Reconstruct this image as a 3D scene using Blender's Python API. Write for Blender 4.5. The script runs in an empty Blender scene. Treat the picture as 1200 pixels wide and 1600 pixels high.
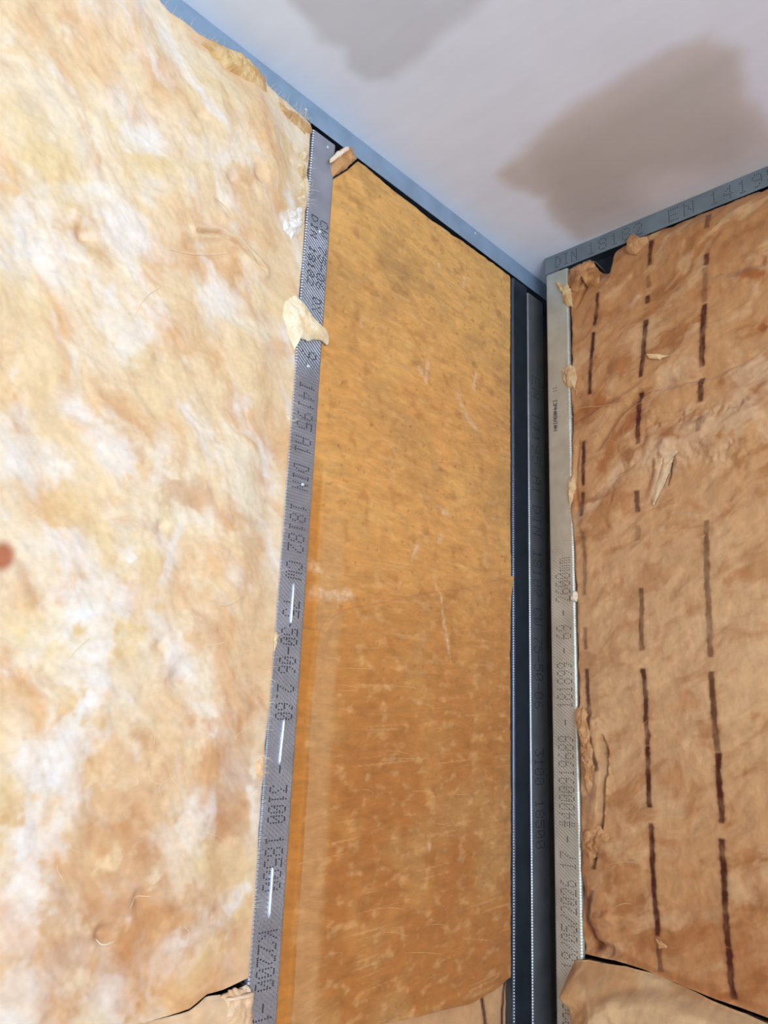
import bpy, math
import numpy as np
from mathutils import Matrix, Vector

# ------------------------------------------------------------------ camera, light, exposure
scene = bpy.context.scene
H = 2.6                                              # ceiling height
F_PX, YAW, PITCH, ROLL = 1227.4715, 0.8114, 0.2613, 0.0422
CAM = np.array([-1.25537, -0.81401, H - 0.94141])

def cam_axes():
    cy, sy, cp, sp = math.cos(YAW), math.sin(YAW), math.cos(PITCH), math.sin(PITCH)
    f = np.array([sy*cp, cy*cp, sp]); r = np.array([cy, -sy, 0.0]); u = np.cross(r, f)
    return (math.cos(ROLL)*r + math.sin(ROLL)*u, -math.sin(ROLL)*r + math.cos(ROLL)*u, f)
CR, CU, CF = cam_axes()
cam_data = bpy.data.cameras.new('camera'); cam = bpy.data.objects.new('camera', cam_data)
scene.collection.objects.link(cam)
cam.matrix_world = Matrix(((CR[0], CU[0], -CF[0], CAM[0]), (CR[1], CU[1], -CF[1], CAM[1]),
                           (CR[2], CU[2], -CF[2], CAM[2]), (0, 0, 0, 1)))
cam_data.sensor_fit = 'VERTICAL'; cam_data.sensor_height = 24.0
cam_data.lens = F_PX / 1600 * 24.0; cam_data.clip_start = 0.01
scene.camera = cam

world = bpy.data.worlds.new('world'); scene.world = world; world.use_nodes = True
world.node_tree.nodes['Background'].inputs[0].default_value = (0.62, 0.78, 1.0, 1)
world.node_tree.nodes['Background'].inputs[1].default_value = 1.0

def area(name, loc, target, sx, sy, power, col):
    l = bpy.data.lights.new(name, 'AREA'); l.shape = 'RECTANGLE'; l.size = sx; l.size_y = sy
    l.energy = power; l.color = col
    o = bpy.data.objects.new(name, l); scene.collection.objects.link(o)
    o.location = loc; o.rotation_euler = (Vector(target) - Vector(loc)).to_track_quat('-Z', 'Y').to_euler()
    return o
area('window_daylight', (-2.1, -2.66, 1.65), (-2.1, 0, 2.15), 1.7, 1.3, 46, (0.86, 0.94, 1.0))
area('ceiling_fill', (-2.1, -2.62, 1.2), (-1.7, -1.2, 2.6), 1.7, .7, 41, (0.64, 0.83, 1.0))   # added fill that lifts the ceiling, tilted up like ground light
area('side_window_daylight', (-3.17, -0.6, 1.5), (-.9, -0.35, 2.6), 0.9, 1.2, 7, (0.42, 0.70, 1.0))

vs = scene.view_settings
vs.view_transform = 'Standard'; vs.look = 'None'; vs.exposure = 0.09; vs.gamma = 1.0
vs.use_curve_mapping = False

# ------------------------------------------------------------------ helpers: points, noise, colour
def at(px, py, plane='A', off=0.0):
    """photo point -> (u, z) on a real surface: A = left wall plane (u = x), B = right wall plane (u = -y), C = ceiling (x, y)"""
    d = CF*F_PX + CR*(px - 600) - CU*(py - 800)
    if plane == 'A':
        t = (-off - CAM[1]) / d[1]; P = CAM + t*d; return (P[0], P[2])
    if plane == 'B':
        t = (-off - CAM[0]) / d[0]; P = CAM + t*d; return (-P[1], P[2])
    t = (H - off - CAM[2]) / d[2]; P = CAM + t*d; return (P[0], P[1])
def pts(lst, plane='A', off=0.0): return np.array([at(a, b, plane, off) for a, b in lst])

def _hash(ix, iy, seed):
    h = (ix.astype(np.int64)*374761393 + iy.astype(np.int64)*668265263 + seed*1442695041) & 0xffffffff
    h = ((h ^ (h >> 13)) * 1274126177) & 0xffffffff
    return ((h ^ (h >> 16)) & 0xffff) / 65536.0
def noise(x, y, seed=0):
    ix = np.floor(x); iy = np.floor(y); fx = x - ix; fy = y - iy
    sx = fx*fx*fx*(fx*(fx*6-15)+10); sy = fy*fy*fy*(fy*(fy*6-15)+10)
    def g(a, b):
        an = _hash(ix+a, iy+b, seed)*2*np.pi
        return np.cos(an)*(fx-a) + np.sin(an)*(fy-b)
    v = (g(0,0)*(1-sx)+g(1,0)*sx)*(1-sy) + (g(0,1)*(1-sx)+g(1,1)*sx)*sy
    return v*1.5
def fbm(x, y, seed=0, octv=4, gain=0.5):
    r = 0; a = 1; n = 0
    for k in range(octv):
        r = r + a*noise(x*2**k, y*2**k, seed+17*k); n += a; a *= gain
    return r/n
def ridge(x, y, seed=0, octv=3):
    r = 0; a = 1; n = 0
    for k in range(octv):
        r = r + a*(1-np.abs(noise(x*2**k, y*2**k, seed+31*k))*2); n += a; a *= .5
    return r/n
def rot(u, v, deg):
    c, s = math.cos(math.radians(deg)), math.sin(math.radians(deg)); return u*c+v*s, -u*s+v*c
def sm(a, b, x):
    t = np.clip((x-a)/(b-a), 0, 1); return t*t*(3-2*t)
def lin(c):
    c = np.array(c, float)/255.0
    return np.where(c <= .04045, c/12.92, ((c+.055)/1.055)**2.4)
def mix(a, b, t):
    return a*(1-t[..., None]) + b*t[..., None]
def dist_poly(u, v, P, closed=False):
    """distance to a polyline, and the running fraction along it"""
    P = np.asarray(P); n = len(P); best = np.full(u.shape, 1e9); frac = np.zeros(u.shape)
    m = n if closed else n-1
    for i in range(m):
        a = P[i]; b = P[(i+1) % n]; d = b-a; L = d@d + 1e-12
        t = np.clip(((u-a[0])*d[0]+(v-a[1])*d[1])/L, 0, 1)
        q = np.hypot(u-a[0]-t*d[0], v-a[1]-t*d[1]); w = q < best
        best = np.where(w, q, best); frac = np.where(w, (i+t)/m, frac)
    return best, frac
def inside(u, v, P):
    P = np.asarray(P); c = np.zeros(u.shape, bool); n = len(P)
    for i in range(n):
        a = P[i]; b = P[(i+1) % n]
        k = ((a[1] > v) != (b[1] > v)) & (u < (b[0]-a[0])*(v-a[1])/(b[1]-a[1]+1e-12)+a[0])
        c ^= k
    return c
def sdist(u, v, P):
    d, _ = dist_poly(u, v, P, True); return np.where(inside(u, v, P), -d, d)

# ------------------------------------------------------------------ helpers: objects
def tag(o, label=None, cat=None, group=None, kind=None):
    if label: o['label'] = label
    if cat: o['category'] = cat
    if group: o['group'] = group
    if kind: o['kind'] = kind
    return o
def link_mesh(name, V, Fc, mat=None, parent=None, smooth=False, col=None):
    me = bpy.data.meshes.new(name); V = np.asarray(V, dtype=np.float32)
    if isinstance(Fc, np.ndarray):
        n, k = Fc.shape
        me.vertices.add(len(V)); me.vertices.foreach_set('co', V.ravel())
        me.loops.add(n*k); me.loops.foreach_set('vertex_index', Fc.astype(np.int32).ravel())
        me.polygons.add(n); me.polygons.foreach_set('loop_start', np.arange(0, n*k, k, dtype=np.int32))
        me.update(calc_edges=True); me.validate()
    else:
        me.from_pydata([tuple(map(float, v)) for v in V], [], [tuple(map(int, f)) for f in Fc])
    if smooth: me.polygons.foreach_set('use_smooth', np.ones(len(me.polygons), dtype=bool))
    if col is not None:
        a = me.color_attributes.new('tint', 'FLOAT_COLOR', 'POINT')
        c = np.ones((len(V), 4), dtype=np.float32); c[:, :3] = col; a.data.foreach_set('color', c.ravel())
    if mat: me.materials.append(mat)
    o = bpy.data.objects.new(name, me); scene.collection.objects.link(o)
    if parent:
        o.parent = parent; o.matrix_parent_inverse = Matrix.Translation(-parent.location)
    return o
def empty(name, loc):
    o = bpy.data.objects.new(name, None); scene.collection.objects.link(o); o.location = loc
    o.empty_display_size = 0.05; return o
def boxes(lst):
    V, Fc = [], []
    for (x0, x1, y0, y1, z0, z1) in lst:
        b = len(V)
        V += [(x0,y0,z0),(x1,y0,z0),(x1,y1,z0),(x0,y1,z0),(x0,y0,z1),(x1,y0,z1),(x1,y1,z1),(x0,y1,z1)]
        Fc += [tuple(b+i for i in f) for f in ((0,3,2,1),(4,5,6,7),(0,1,5,4),(1,2,6,5),(2,3,7,6),(3,0,4,7))]
    return V, Fc

# ------------------------------------------------------------------ materials
def new_mat(name):
    m = bpy.data.materials.new(name); m.use_nodes = True
    nt = m.node_tree; return m, nt, nt.nodes['Principled BSDF']
def N(nt, t, **kw):
    n = nt.nodes.new(t)
    for k, v in kw.items(): setattr(n, k, v)
    return n
def mth(nt, op, a, b=None, c=None):
    n = N(nt, 'ShaderNodeMath', operation=op)
    for i, s in enumerate((a, b, c)):
        if s is None: continue
        if isinstance(s, (int, float)): n.inputs[i].default_value = s
        else: nt.links.new(s, n.inputs[i])
    return n.outputs[0]
def plain(name, rgb, rough=.8, metal=0, nz=0.08, scale=40, bump=.1):
    m, nt, p = new_mat(name)
    tc = N(nt, 'ShaderNodeTexCoord'); no = N(nt, 'ShaderNodeTexNoise'); no.inputs['Scale'].default_value = scale
    no.inputs['Detail'].default_value = 5; nt.links.new(tc.outputs['Object'], no.inputs['Vector'])
    cr = N(nt, 'ShaderNodeValToRGB'); c = lin(rgb)
    cr.color_ramp.elements[0].position = .3; cr.color_ramp.elements[1].position = .7
    cr.color_ramp.elements[0].color = (*(c*(1-nz)), 1); cr.color_ramp.elements[1].color = (*np.minimum(c*(1+nz), 1), 1)
    nt.links.new(no.outputs[0], cr.inputs[0]); nt.links.new(cr.outputs[0], p.inputs['Base Color'])
    b = N(nt, 'ShaderNodeBump'); b.inputs['Strength'].default_value = bump; b.inputs['Distance'].default_value = .001
    nt.links.new(no.outputs[0], b.inputs['Height']); nt.links.new(b.outputs[0], p.inputs['Normal'])
    p.inputs['Roughness'].default_value = rough; p.inputs['Metallic'].default_value = metal
    return m

def wool_mat(name, fibre_deg_axis, stretch, dark=.80, bump=.5, sss=.0):
    """tint per point of the wool times fine stretched fibres"""
    m, nt, p = new_mat(name)
    at_ = N(nt, 'ShaderNodeAttribute', attribute_name='tint')
    tc = N(nt, 'ShaderNodeTexCoord'); mp = N(nt, 'ShaderNodeMapping')
    mp.inputs['Rotation'].default_value = fibre_deg_axis; mp.inputs['Scale'].default_value = stretch
    wn = N(nt, 'ShaderNodeTexNoise'); wn.inputs['Scale'].default_value = 9; wn.inputs['Detail'].default_value = 2
    nt.links.new(tc.outputs['Object'], wn.inputs['Vector'])
    va = N(nt, 'ShaderNodeVectorMath', operation='MULTIPLY_ADD'); va.inputs[1].default_value = (.03, .03, .03)
    nt.links.new(wn.outputs['Color'], va.inputs[0]); nt.links.new(tc.outputs['Object'], va.inputs[2])
    nt.links.new(va.outputs[0], mp.inputs['Vector'])
    no = N(nt, 'ShaderNodeTexNoise'); no.inputs['Scale'].default_value = 60; no.inputs['Detail'].default_value = 6
    no.inputs['Roughness'].default_value = .62; nt.links.new(mp.outputs[0], no.inputs['Vector'])
    cr = N(nt, 'ShaderNodeMapRange'); cr.inputs[1].default_value = .3; cr.inputs[2].default_value = .7
    cr.inputs[3].default_value = dark; cr.inputs[4].default_value = 1.0 + (1-dark)*.55
    nt.links.new(no.outputs[0], cr.inputs[0])
    mu = N(nt, 'ShaderNodeVectorMath', operation='SCALE')
    nt.links.new(at_.outputs['Color'], mu.inputs[0]); nt.links.new(cr.outputs[0], mu.inputs['Scale'])
    nt.links.new(mu.outputs[0], p.inputs['Base Color'])
    b = N(nt, 'ShaderNodeBump'); b.inputs['Strength'].default_value = bump; b.inputs['Distance'].default_value = .0025
    nt.links.new(no.outputs[0], b.inputs['Height']); nt.links.new(b.outputs[0], p.inputs['Normal'])
    p.inputs['Roughness'].default_value = .95; p.inputs['Specular IOR Level'].default_value = .15
    p.inputs['Sheen Weight'].default_value = .12; p.inputs['Sheen Roughness'].default_value = .6
    return m
M_FLUFF = wool_mat('pale_glass_wool', (0, math.radians(35), 0), (.5, .5, 1.2), .92, .15)
M_BROWN = wool_mat('tan_glass_wool', (math.radians(-30), 0, 0), (.6, 1.2, .5), .84, .5)
M_AMBER = wool_mat('amber_glass_wool', (0, math.radians(8), 0), (.45, .45, 1.6), .80, .5)

def steel(name, rgb, rough=.38, knurl='none', metal=1.0, kscale=1.0):
    m, nt, p = new_mat(name)
    tc = N(nt, 'ShaderNodeTexCoord'); geo = N(nt, 'ShaderNodeNewGeometry')
    no = N(nt, 'ShaderNodeTexNoise'); no.inputs['Scale'].default_value = 26; no.inputs['Detail'].default_value = 6
    nt.links.new(geo.outputs['Position'], no.inputs['Vector'])
    c = lin(rgb); cr = N(nt, 'ShaderNodeValToRGB')
    cr.color_ramp.elements[0].position = .32; cr.color_ramp.elements[1].position = .68
    cr.color_ramp.elements[0].color = (*(c*.86), 1); cr.color_ramp.elements[1].color = (*np.minimum(c*1.1, 1), 1)
    nt.links.new(no.outputs[0], cr.inputs[0]); nt.links.new(cr.outputs[0], p.inputs['Base Color'])
    p.inputs['Metallic'].default_value = metal
    rr = N(nt, 'ShaderNodeMapRange'); rr.inputs[3].default_value = rough*.8; rr.inputs[4].default_value = rough*1.2
    nt.links.new(no.outputs[0], rr.inputs[0]); nt.links.new(rr.outputs[0], p.inputs['Roughness'])
    sep = N(nt, 'ShaderNodeSeparateXYZ'); nt.links.new(geo.outputs['Position'], sep.inputs[0])
    X, Y, Z = sep.outputs
    a = mth(nt, 'SUBTRACT', X, Y)                      # runs across a flange on either wall
    k = 2*math.pi/0.0046*kscale
    if knurl == 'none':
        h = no.outputs[0]; st = .12
    else:
        horiz = mth(nt, 'SINE', mth(nt, 'MULTIPLY', Z, k))
        d1 = mth(nt, 'SINE', mth(nt, 'MULTIPLY', mth(nt, 'ADD', Z, mth(nt, 'MULTIPLY', a, .75)), k*.8))
        d2 = mth(nt, 'SINE', mth(nt, 'MULTIPLY', mth(nt, 'SUBTRACT', a, mth(nt, 'MULTIPLY', Z, .15)), k*.8))
        diam = mth(nt, 'MULTIPLY', mth(nt, 'MAXIMUM', d1, -0.2), mth(nt, 'ADD', mth(nt, 'MULTIPLY', d2, .5), .6))
        def zone(lo, hi, w=.02):                       # 1 between two heights
            r1 = N(nt, 'ShaderNodeMapRange'); r1.inputs[1].default_value = lo-w; r1.inputs[2].default_value = lo+w
            r2 = N(nt, 'ShaderNodeMapRange'); r2.inputs[1].default_value = hi+w; r2.inputs[2].default_value = hi-w
            nt.links.new(Z, r1.inputs[0]); nt.links.new(Z, r2.inputs[0])
            return mth(nt, 'MULTIPLY', r1.outputs[0], r2.outputs[0])
        if knurl == 'edge': h = mth(nt, 'MULTIPLY', horiz, 0.0); st = .25
        elif knurl == 'stud':
            h = mth(nt, 'MULTIPLY', d1, zone(H-.46, H-.20))
            h = mth(nt, 'ADD', h, mth(nt, 'MULTIPLY', horiz, mth(nt, 'MULTIPLY', zone(H-.74, H-.44), .7)))
            h = mth(nt, 'ADD', h, mth(nt, 'MULTIPLY', diam, zone(0, H-.72)))
            st = .85
        else:
            h = mth(nt, 'ADD', mth(nt, 'MULTIPLY', d1, zone(0, H-.62)), mth(nt, 'MULTIPLY', horiz, .15)); st = .25
    if knurl != 'none':                                # rolled edges carry fine cross ribs
        sn = N(nt, 'ShaderNodeSeparateXYZ'); nt.links.new(geo.outputs['True Normal'], sn.inputs[0])
        cv = mth(nt, 'GREATER_THAN', mth(nt, 'ABSOLUTE', mth(nt, 'MULTIPLY', sn.outputs[0], sn.outputs[1])), .08)
        h = mth(nt, 'ADD', mth(nt, 'MULTIPLY', h, mth(nt, 'SUBTRACT', 1.0, cv)), mth(nt, 'MULTIPLY', cv, mth(nt, 'MULTIPLY', horiz, .9)))
    b = N(nt, 'ShaderNodeBump'); b.inputs['Strength'].default_value = st; b.inputs['Distance'].default_value = .0006
    if knurl == 'none': b.inputs['Distance'].default_value = .002
    nt.links.new(h, b.inputs['Height']); nt.links.new(b.outputs[0], p.inputs['Normal'])
    return m
M_STUD = steel('galvanised_stud', (174, 178, 190), .42, 'stud', metal=.7)
M_STUD_B = steel('galvanised_stud_fine', (196, 197, 186), .45, 'fine', metal=.65)
M_TRACK = steel('galvanised_track', (150, 172, 196), .5, 'none', metal=.4)
M_TRACK_B = steel('galvanised_track_dull', (126, 138, 146), .5, 'none', metal=.6)
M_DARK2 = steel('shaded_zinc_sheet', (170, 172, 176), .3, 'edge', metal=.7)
M_DARK = steel('smooth_dimmed_zinc', (96, 104, 118), .2, 'edge', metal=.8)  # base darkened to imitate the dim corner gap mirrored in it
M_BRIGHT = steel('bright_zinc', (225, 232, 244), .25, 'none', metal=.6)  # shared by the crimps and the imitated groove highlights
M_INK = plain('dark_print', (52, 50, 58), .7)
M_INK2 = plain('faint_grey_print', (72, 66, 62), .7)
M_INK3 = plain('pale_grey_print', (16, 17, 20), .7)
M_BOARD = plain('board_paper', (168, 158, 146), .9)
M_PLASTER = plain('white_plaster', (225, 222, 218), .9, scale=6, nz=.03)
M_FLOOR = plain('bare_screed', (196, 198, 202), .9, scale=8)
M_FRAME = plain('window_plastic', (235, 235, 235), .4)
gm, gnt, gp = new_mat('window_glass')
gp.inputs['Transmission Weight'].default_value = 1; gp.inputs['Roughness'].default_value = 0; gp.inputs['IOR'].default_value = 1.45

# ceiling: joint filler, bare board and a daylight drift are baked into the 'tint' attribute of its surface
mc, nt, p = new_mat('skimmed_ceiling')
a_ = N(nt, 'ShaderNodeAttribute', attribute_name='tint'); nt.links.new(a_.outputs['Color'], p.inputs['Base Color'])
p.inputs['Roughness'].default_value = .85; p.inputs['Specular IOR Level'].default_value = .2
no = N(nt, 'ShaderNodeTexNoise'); no.inputs['Scale'].default_value = 14; no.inputs['Detail'].default_value = 4
tc = N(nt, 'ShaderNodeTexCoord'); nt.links.new(tc.outputs['Object'], no.inputs['Vector'])
b = N(nt, 'ShaderNodeBump'); b.inputs['Strength'].default_value = .15; b.inputs['Distance'].default_value = .003
nt.links.new(no.outputs[0], b.inputs['Height']); nt.links.new(b.outputs[0], p.inputs['Normal'])

# ------------------------------------------------------------------ room shell
RX, RY = -3.2, -2.7
def struct(name, V, Fc, mat, parent=None):
    o = link_mesh(name, V, Fc, mat, parent)
    if not parent: o['kind'] = 'structure'
    return o
struct('floor', *boxes([(RX-.1, .5, RY-.1, .2, -.1, 0)]), M_FLOOR)
struct('wall_left', *boxes([(RX, .5, .078, .2, 0, H)]), M_BOARD)
struct('wall_right', *boxes([(.078, .32, RY, -.055, 0, H)]), M_BOARD)
wx0, wx1, wz0, wz1 = -3.0, -1.2, .85, 2.25
struct('leak_blocker', *boxes([(.33, .45, -.35, .078, 0, H)]), M_BOARD)  # unseen block added to keep outside light out of the corner gap
struct('wall_back', *boxes([(RX, wx0, RY-.12, RY, 0, H), (wx1, .2, RY-.12, RY, 0, H), (wx0, wx1, RY-.12, RY, 0, wz0), (wx0, wx1, RY-.12, RY, wz1, H)]), M_PLASTER)
sy0, sy1, sz0, sz1 = -1.1, -.1, .85, 2.15
struct('wall_side', *boxes([(RX-.12, RX, RY-.12, sy0, 0, H), (RX-.12, RX, sy1, .2, 0, H), (RX-.12, RX, sy0, sy1, 0, sz0), (RX-.12, RX, sy0, sy1, sz1, H)]), M_PLASTER)
w = struct('window_1', *boxes([(wx0, wx1, RY-.09, RY-.05, wz0, wz0+.06), (wx0, wx1, RY-.09, RY-.05, wz1-.06, wz1), (wx0, wx0+.06, RY-.09, RY-.05, wz0+.06, wz1-.06), (wx1-.06, wx1, RY-.09, RY-.05, wz0+.06, wz1-.06), (-2.13, -2.07, RY-.09, RY-.05, wz0+.06, wz1-.06)]), M_FRAME)
link_mesh('glass_pane', *boxes([(wx0+.06, wx1-.06, RY-.073, RY-.067, wz0+.06, wz1-.06)]), gm, w)
w = struct('window_2', *boxes([(RX-.09, RX-.05, sy0, sy1, sz0, sz0+.06), (RX-.09, RX-.05, sy0, sy1, sz1-.06, sz1), (RX-.09, RX-.05, sy0, sy0+.06, sz0+.06, sz1-.06), (RX-.09, RX-.05, sy1-.06, sy1, sz0+.06, sz1-.06)]), M_FRAME)
link_mesh('glass_pane', *boxes([(RX-.073, RX-.067, sy0+.06, sy1-.06, sz0+.06, sz1-.06)]), gm, w)

# ceiling sheet with its filler coat
xs = np.concatenate([np.arange(RX-.1, -1.7, .08), np.arange(-1.7, .16, .006), [.3, .5]])
ys = np.concatenate([np.arange(RY-.1, -1.35, .08), np.arange(-1.35, .02, .006), [.1, .2]])
U, Vv = np.meshgrid(xs, ys, indexing='ij')
wob = fbm(U*9, Vv*9, 5, 4)*.035 + fbm(U*28, Vv*28, 8, 3)*.012
white = lin((228, 237, 250)); warm = lin((220, 216, 226)); bare = lin((200, 200, 208)); bare2 = lin((184, 174, 168)); blue = lin((205, 219, 238))
colr = np.tile(white, (*U.shape, 1))
t = sm(-.45, .25, U*.2 - Vv*.55 - .1 + fbm(U*3, Vv*3, 2)*.15); colr = mix(colr, warm, t)  # cool-to-warm drift away from the left wall imitates bluish daylight
P1 = pts([(415, -60), (455, 10), (500, 62), (540, 76), (545, 105), (575, 124), (610, 122), (650, 100), (690, 55), (760, 0), (800, -60)], 'C')
P2 = pts([(775, 272), (850, 200), (900, 160), (960, 130), (1040, 75), (1110, 48), (1150, 80), (1168, 150), (1215, 205), (1260, 240), (1120, 318), (1000, 352), (905, 380), (868, 352), (850, 312), (800, 295)], 'C')
P3 = pts([(835, 250), (900, 196), (980, 152), (1090, 92), (1130, 96), (1148, 150), (1185, 215), (1150, 262), (1080, 262), (1010, 275), (985, 330), (905, 358), (870, 335), (858, 295)], 'C')
P4 = pts([(1010, 300), (1045, 272), (1090, 268), (1120, 290), (1100, 325), (1030, 330)], 'C')
d = sdist(U, Vv, P1) + wob*.4; colr = mix(colr, bare, sm(.014, -.016, d)*.95)
d = sdist(U, Vv, P2) + wob*.35; colr = mix(colr, lin((202, 191, 188)), sm(.018, -.022, d))
d = sdist(U, Vv, P3) + wob*.5; colr = mix(colr, bare2, sm(.035, -.045, d)*.85)
d = sdist(U, Vv, P4) + wob*.3; colr = mix(colr, lin((208, 197, 195)), sm(.012, -.018, d)*.7)
colr = colr*(1+fbm(U*40, Vv*6, 12, 3)*.035 + fbm(U*7, Vv*7, 4, 3)*.05)[..., None]
ni, nj = U.shape; idx = np.arange(ni*nj).reshape(ni, nj)
Vc = np.stack([U, Vv, np.full(U.shape, H)], -1).reshape(-1, 3)
Fq = np.stack([idx[:-1, :-1], idx[:-1, 1:], idx[1:, 1:], idx[1:, :-1]], -1).reshape(-1, 4)
x0, x1, y0, y1 = xs[0], xs[-1], ys[0], ys[-1]; nb = len(Vc)        # close it to a slab
Vc = np.vstack([Vc, [(x0, y0, H+.1), (x1, y0, H+.1), (x1, y1, H+.1), (x0, y1, H+.1)]])
colr = np.vstack([colr.reshape(-1, 3), np.tile(white, (4, 1))])
ext = np.array([[nb, nb+1, nb+2, nb+3]])
link_mesh('ceiling', Vc, np.vstack([Fq, ext]), mc, col=np.clip(colr, 0, 1))['kind'] = 'structure'

# ------------------------------------------------------------------ steel profiles
def sweep(path, axis, a0, a1, thick=.0006, step=None, wob=None):
    """thin folded sheet: a 2-D path swept along one axis; returns verts/faces of a closed strip"""
    P = np.array(path, float); n = len(P)
    T = np.zeros_like(P); T[1:-1] = P[2:]-P[:-2]; T[0] = P[1]-P[0]; T[-1] = P[-1]-P[-2]
    T /= np.linalg.norm(T, axis=1)[:, None]; Nn = np.stack([-T[:, 1], T[:, 0]], -1)
    ring = np.vstack([P, (P+Nn*thick)[::-1]]); m = len(ring)
    k = 2 if step is None else max(2, int(abs(a1-a0)/step)+1); s = np.linspace(a0, a1, k)
    V = []
    for q in s:
        for r in ring:
            V.append({'z': (r[0], r[1], q), 'x': (q, r[0], r[1]), 'y': (r[0], q, r[1])}[axis])
    Fc = []
    for i in range(k-1):
        for j in range(m):
            j2 = (j+1) % m; Fc.append((i*m+j, i*m+j2, (i+1)*m+j2, (i+1)*m+j))
    for e in (0, (k-1)*m):
        for j in range(n-1): Fc.append((e+j, e+j+1, e+m-2-j, e+m-1-j))
    return V, Fc
def arc(cx, cy, r, a0, a1, n=9):
    return [(cx+r*math.cos(math.radians(a0+(a1-a0)*i/n)), cy+r*math.sin(math.radians(a0+(a1-a0)*i/n))) for i in range(n+1)]

def flange_path(w, r=.0042, depth=.073, web_left=True, lip=.007, groove=True):
    """C profile in local (a, b): a across the flange 0..w, b into the wall; face at b=0"""
    face = [(r, 0)]
    if groove: face += [(w*.40, 0), (w*.43, .0012), (w*.5, .0016), (w*.57, .0012), (w*.60, 0)]
    face += [(w-r, 0)]
    front = arc(r, r, r, 180, 270)[:-1] + face + arc(w-r, r, r, 270, 360)[1:]
    # far flange at b=depth
    P = [(w, lip)] + front[::-1] + [(0, depth-.003), (.003, depth), (w-.003, depth), (w, depth-.003), (w, depth-lip)]
    if not web_left: P = [(w-a, b) for a, b in P]
    return P
def stud(name, origin, wall, w, z0, z1, mat, web_left=True, groove=False, **kw):
    """wall 'A': a=+x, b=+y.  wall 'B': a=-y, b=+x"""
    root = empty(name, (*origin, z0))
    P = flange_path(w, web_left=web_left, groove=groove)
    if wall == 'A': P2_ = [(origin[0]+a, origin[1]+b) for a, b in P]
    else: P2_ = [(origin[0]+b, origin[1]-a) for a, b in P]
    V, Fc = sweep(P2_, 'z', z0, z1)
    o = link_mesh('channel', V, Fc, mat, root)
    return root

XL0, XL1 = -.5966, -.5461
G0 = -.0532
s_left = stud('wall_stud', (XL0, 0), 'A', .0505, .004, H-.046, M_STUD, web_left=False)
tag(s_left, 'galvanised steel stud with dark dotted print between the pale fluffy wool and the amber panel', 'metal stud')
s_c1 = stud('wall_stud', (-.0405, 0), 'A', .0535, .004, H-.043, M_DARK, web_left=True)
tag(s_c1, 'dark unprinted steel stud bordering the right side of the amber wool panel', 'metal stud')
s_c2 = stud('wall_stud', (.0150, 0.0), 'A', .0600, .004, H-.052, M_DARK2, web_left=True)
tag(s_c2, 'shadowed steel stud with faint print set deepest in the room corner gap', 'metal stud')
s_b = stud('wall_stud', (0, G0), 'B', .050, .004, H-.0415, M_STUD_B, web_left=True, groove=False)
tag(s_b, 'beige lit steel stud printed 2600mm at the left edge of the tan wool with dashes', 'metal stud')

def track(name, axis, a0, a1, drop, mat, z=H, flip=False, floor=False):
    root = empty(name, (a0, 0, z) if axis == 'x' else (0, a0, z))
    r = .0015; s = -1 if not floor else 1
    # flange face stands 1 mm in front of the studs
    Pth = [(-.0012, z+s*drop), (-.0012, z+s*(r+.0004))] + [(-.0012+r*.3, z+s*.0010), (.002, z+s*.0008), (.074, z+s*.0008), (.0755, z+s*.002), (.0755, z+s*drop)]
    if axis == 'x': V, Fc = sweep(Pth, 'x', a0, a1)
    else: V, Fc = sweep([(b, c) for b, c in Pth], 'y', a0, a1)
    o = link_mesh('channel', V, Fc, mat, root)
    return root
t_a = track('ceiling_track', 'x', RX+.01, .32, .0396, M_TRACK)
tag(t_a, 'bluish plain steel track under the ceiling above the fluffy wool and amber panel', 'ceiling track')
t_b = track('ceiling_track', 'y', G0, RY+.01, .0392, M_TRACK_B)
tag(t_b, 'grey printed steel track under the ceiling above the tan wool with brown dashes', 'ceiling track')

# screw heads / crimps
def dimple(parent, P, nrm, r, mat, name='crimp_point'):
    n = 14; V = []; Fc = []
    nrm = np.array(nrm, float); a = np.cross(nrm, (0, 0, 1)); a /= np.linalg.norm(a); b_ = np.cross(nrm, a)
    rr = [(r, 0), (r*.8, r*.45), (r*.45, r*.5), (r*.2, r*.1)]
    for (q, h) in rr:
        for i in range(n):
            t = 2*math.pi*i/n; V.append(np.array(P)+a*q*math.cos(t)+b_*q*math.sin(t)+nrm*h)
    for k in range(len(rr)-1):
        for i in range(n): Fc.append((k*n+i, k*n+(i+1) % n, (k+1)*n+(i+1) % n, (k+1)*n+i))
    Fc.append(tuple((len(rr)-1)*n+i for i in range(n)))
    return link_mesh(name, V, Fc, mat, parent, smooth=True)
for (x, y) in ((512, 230), (500, 362), (482, 572), (473, 757)):
    u, z = at(x, y); dimple(s_left, (u, -.0002, z), (0, -1, 0), .0022 if y < 300 else .003, M_BRIGHT)
for (x, y) in ((477, 172), (742, 365)):
    u, z = at(x, y); dimple(t_a, (u, -.0018, z), (0, -1, 0), .0022, M_BRIGHT)
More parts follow.
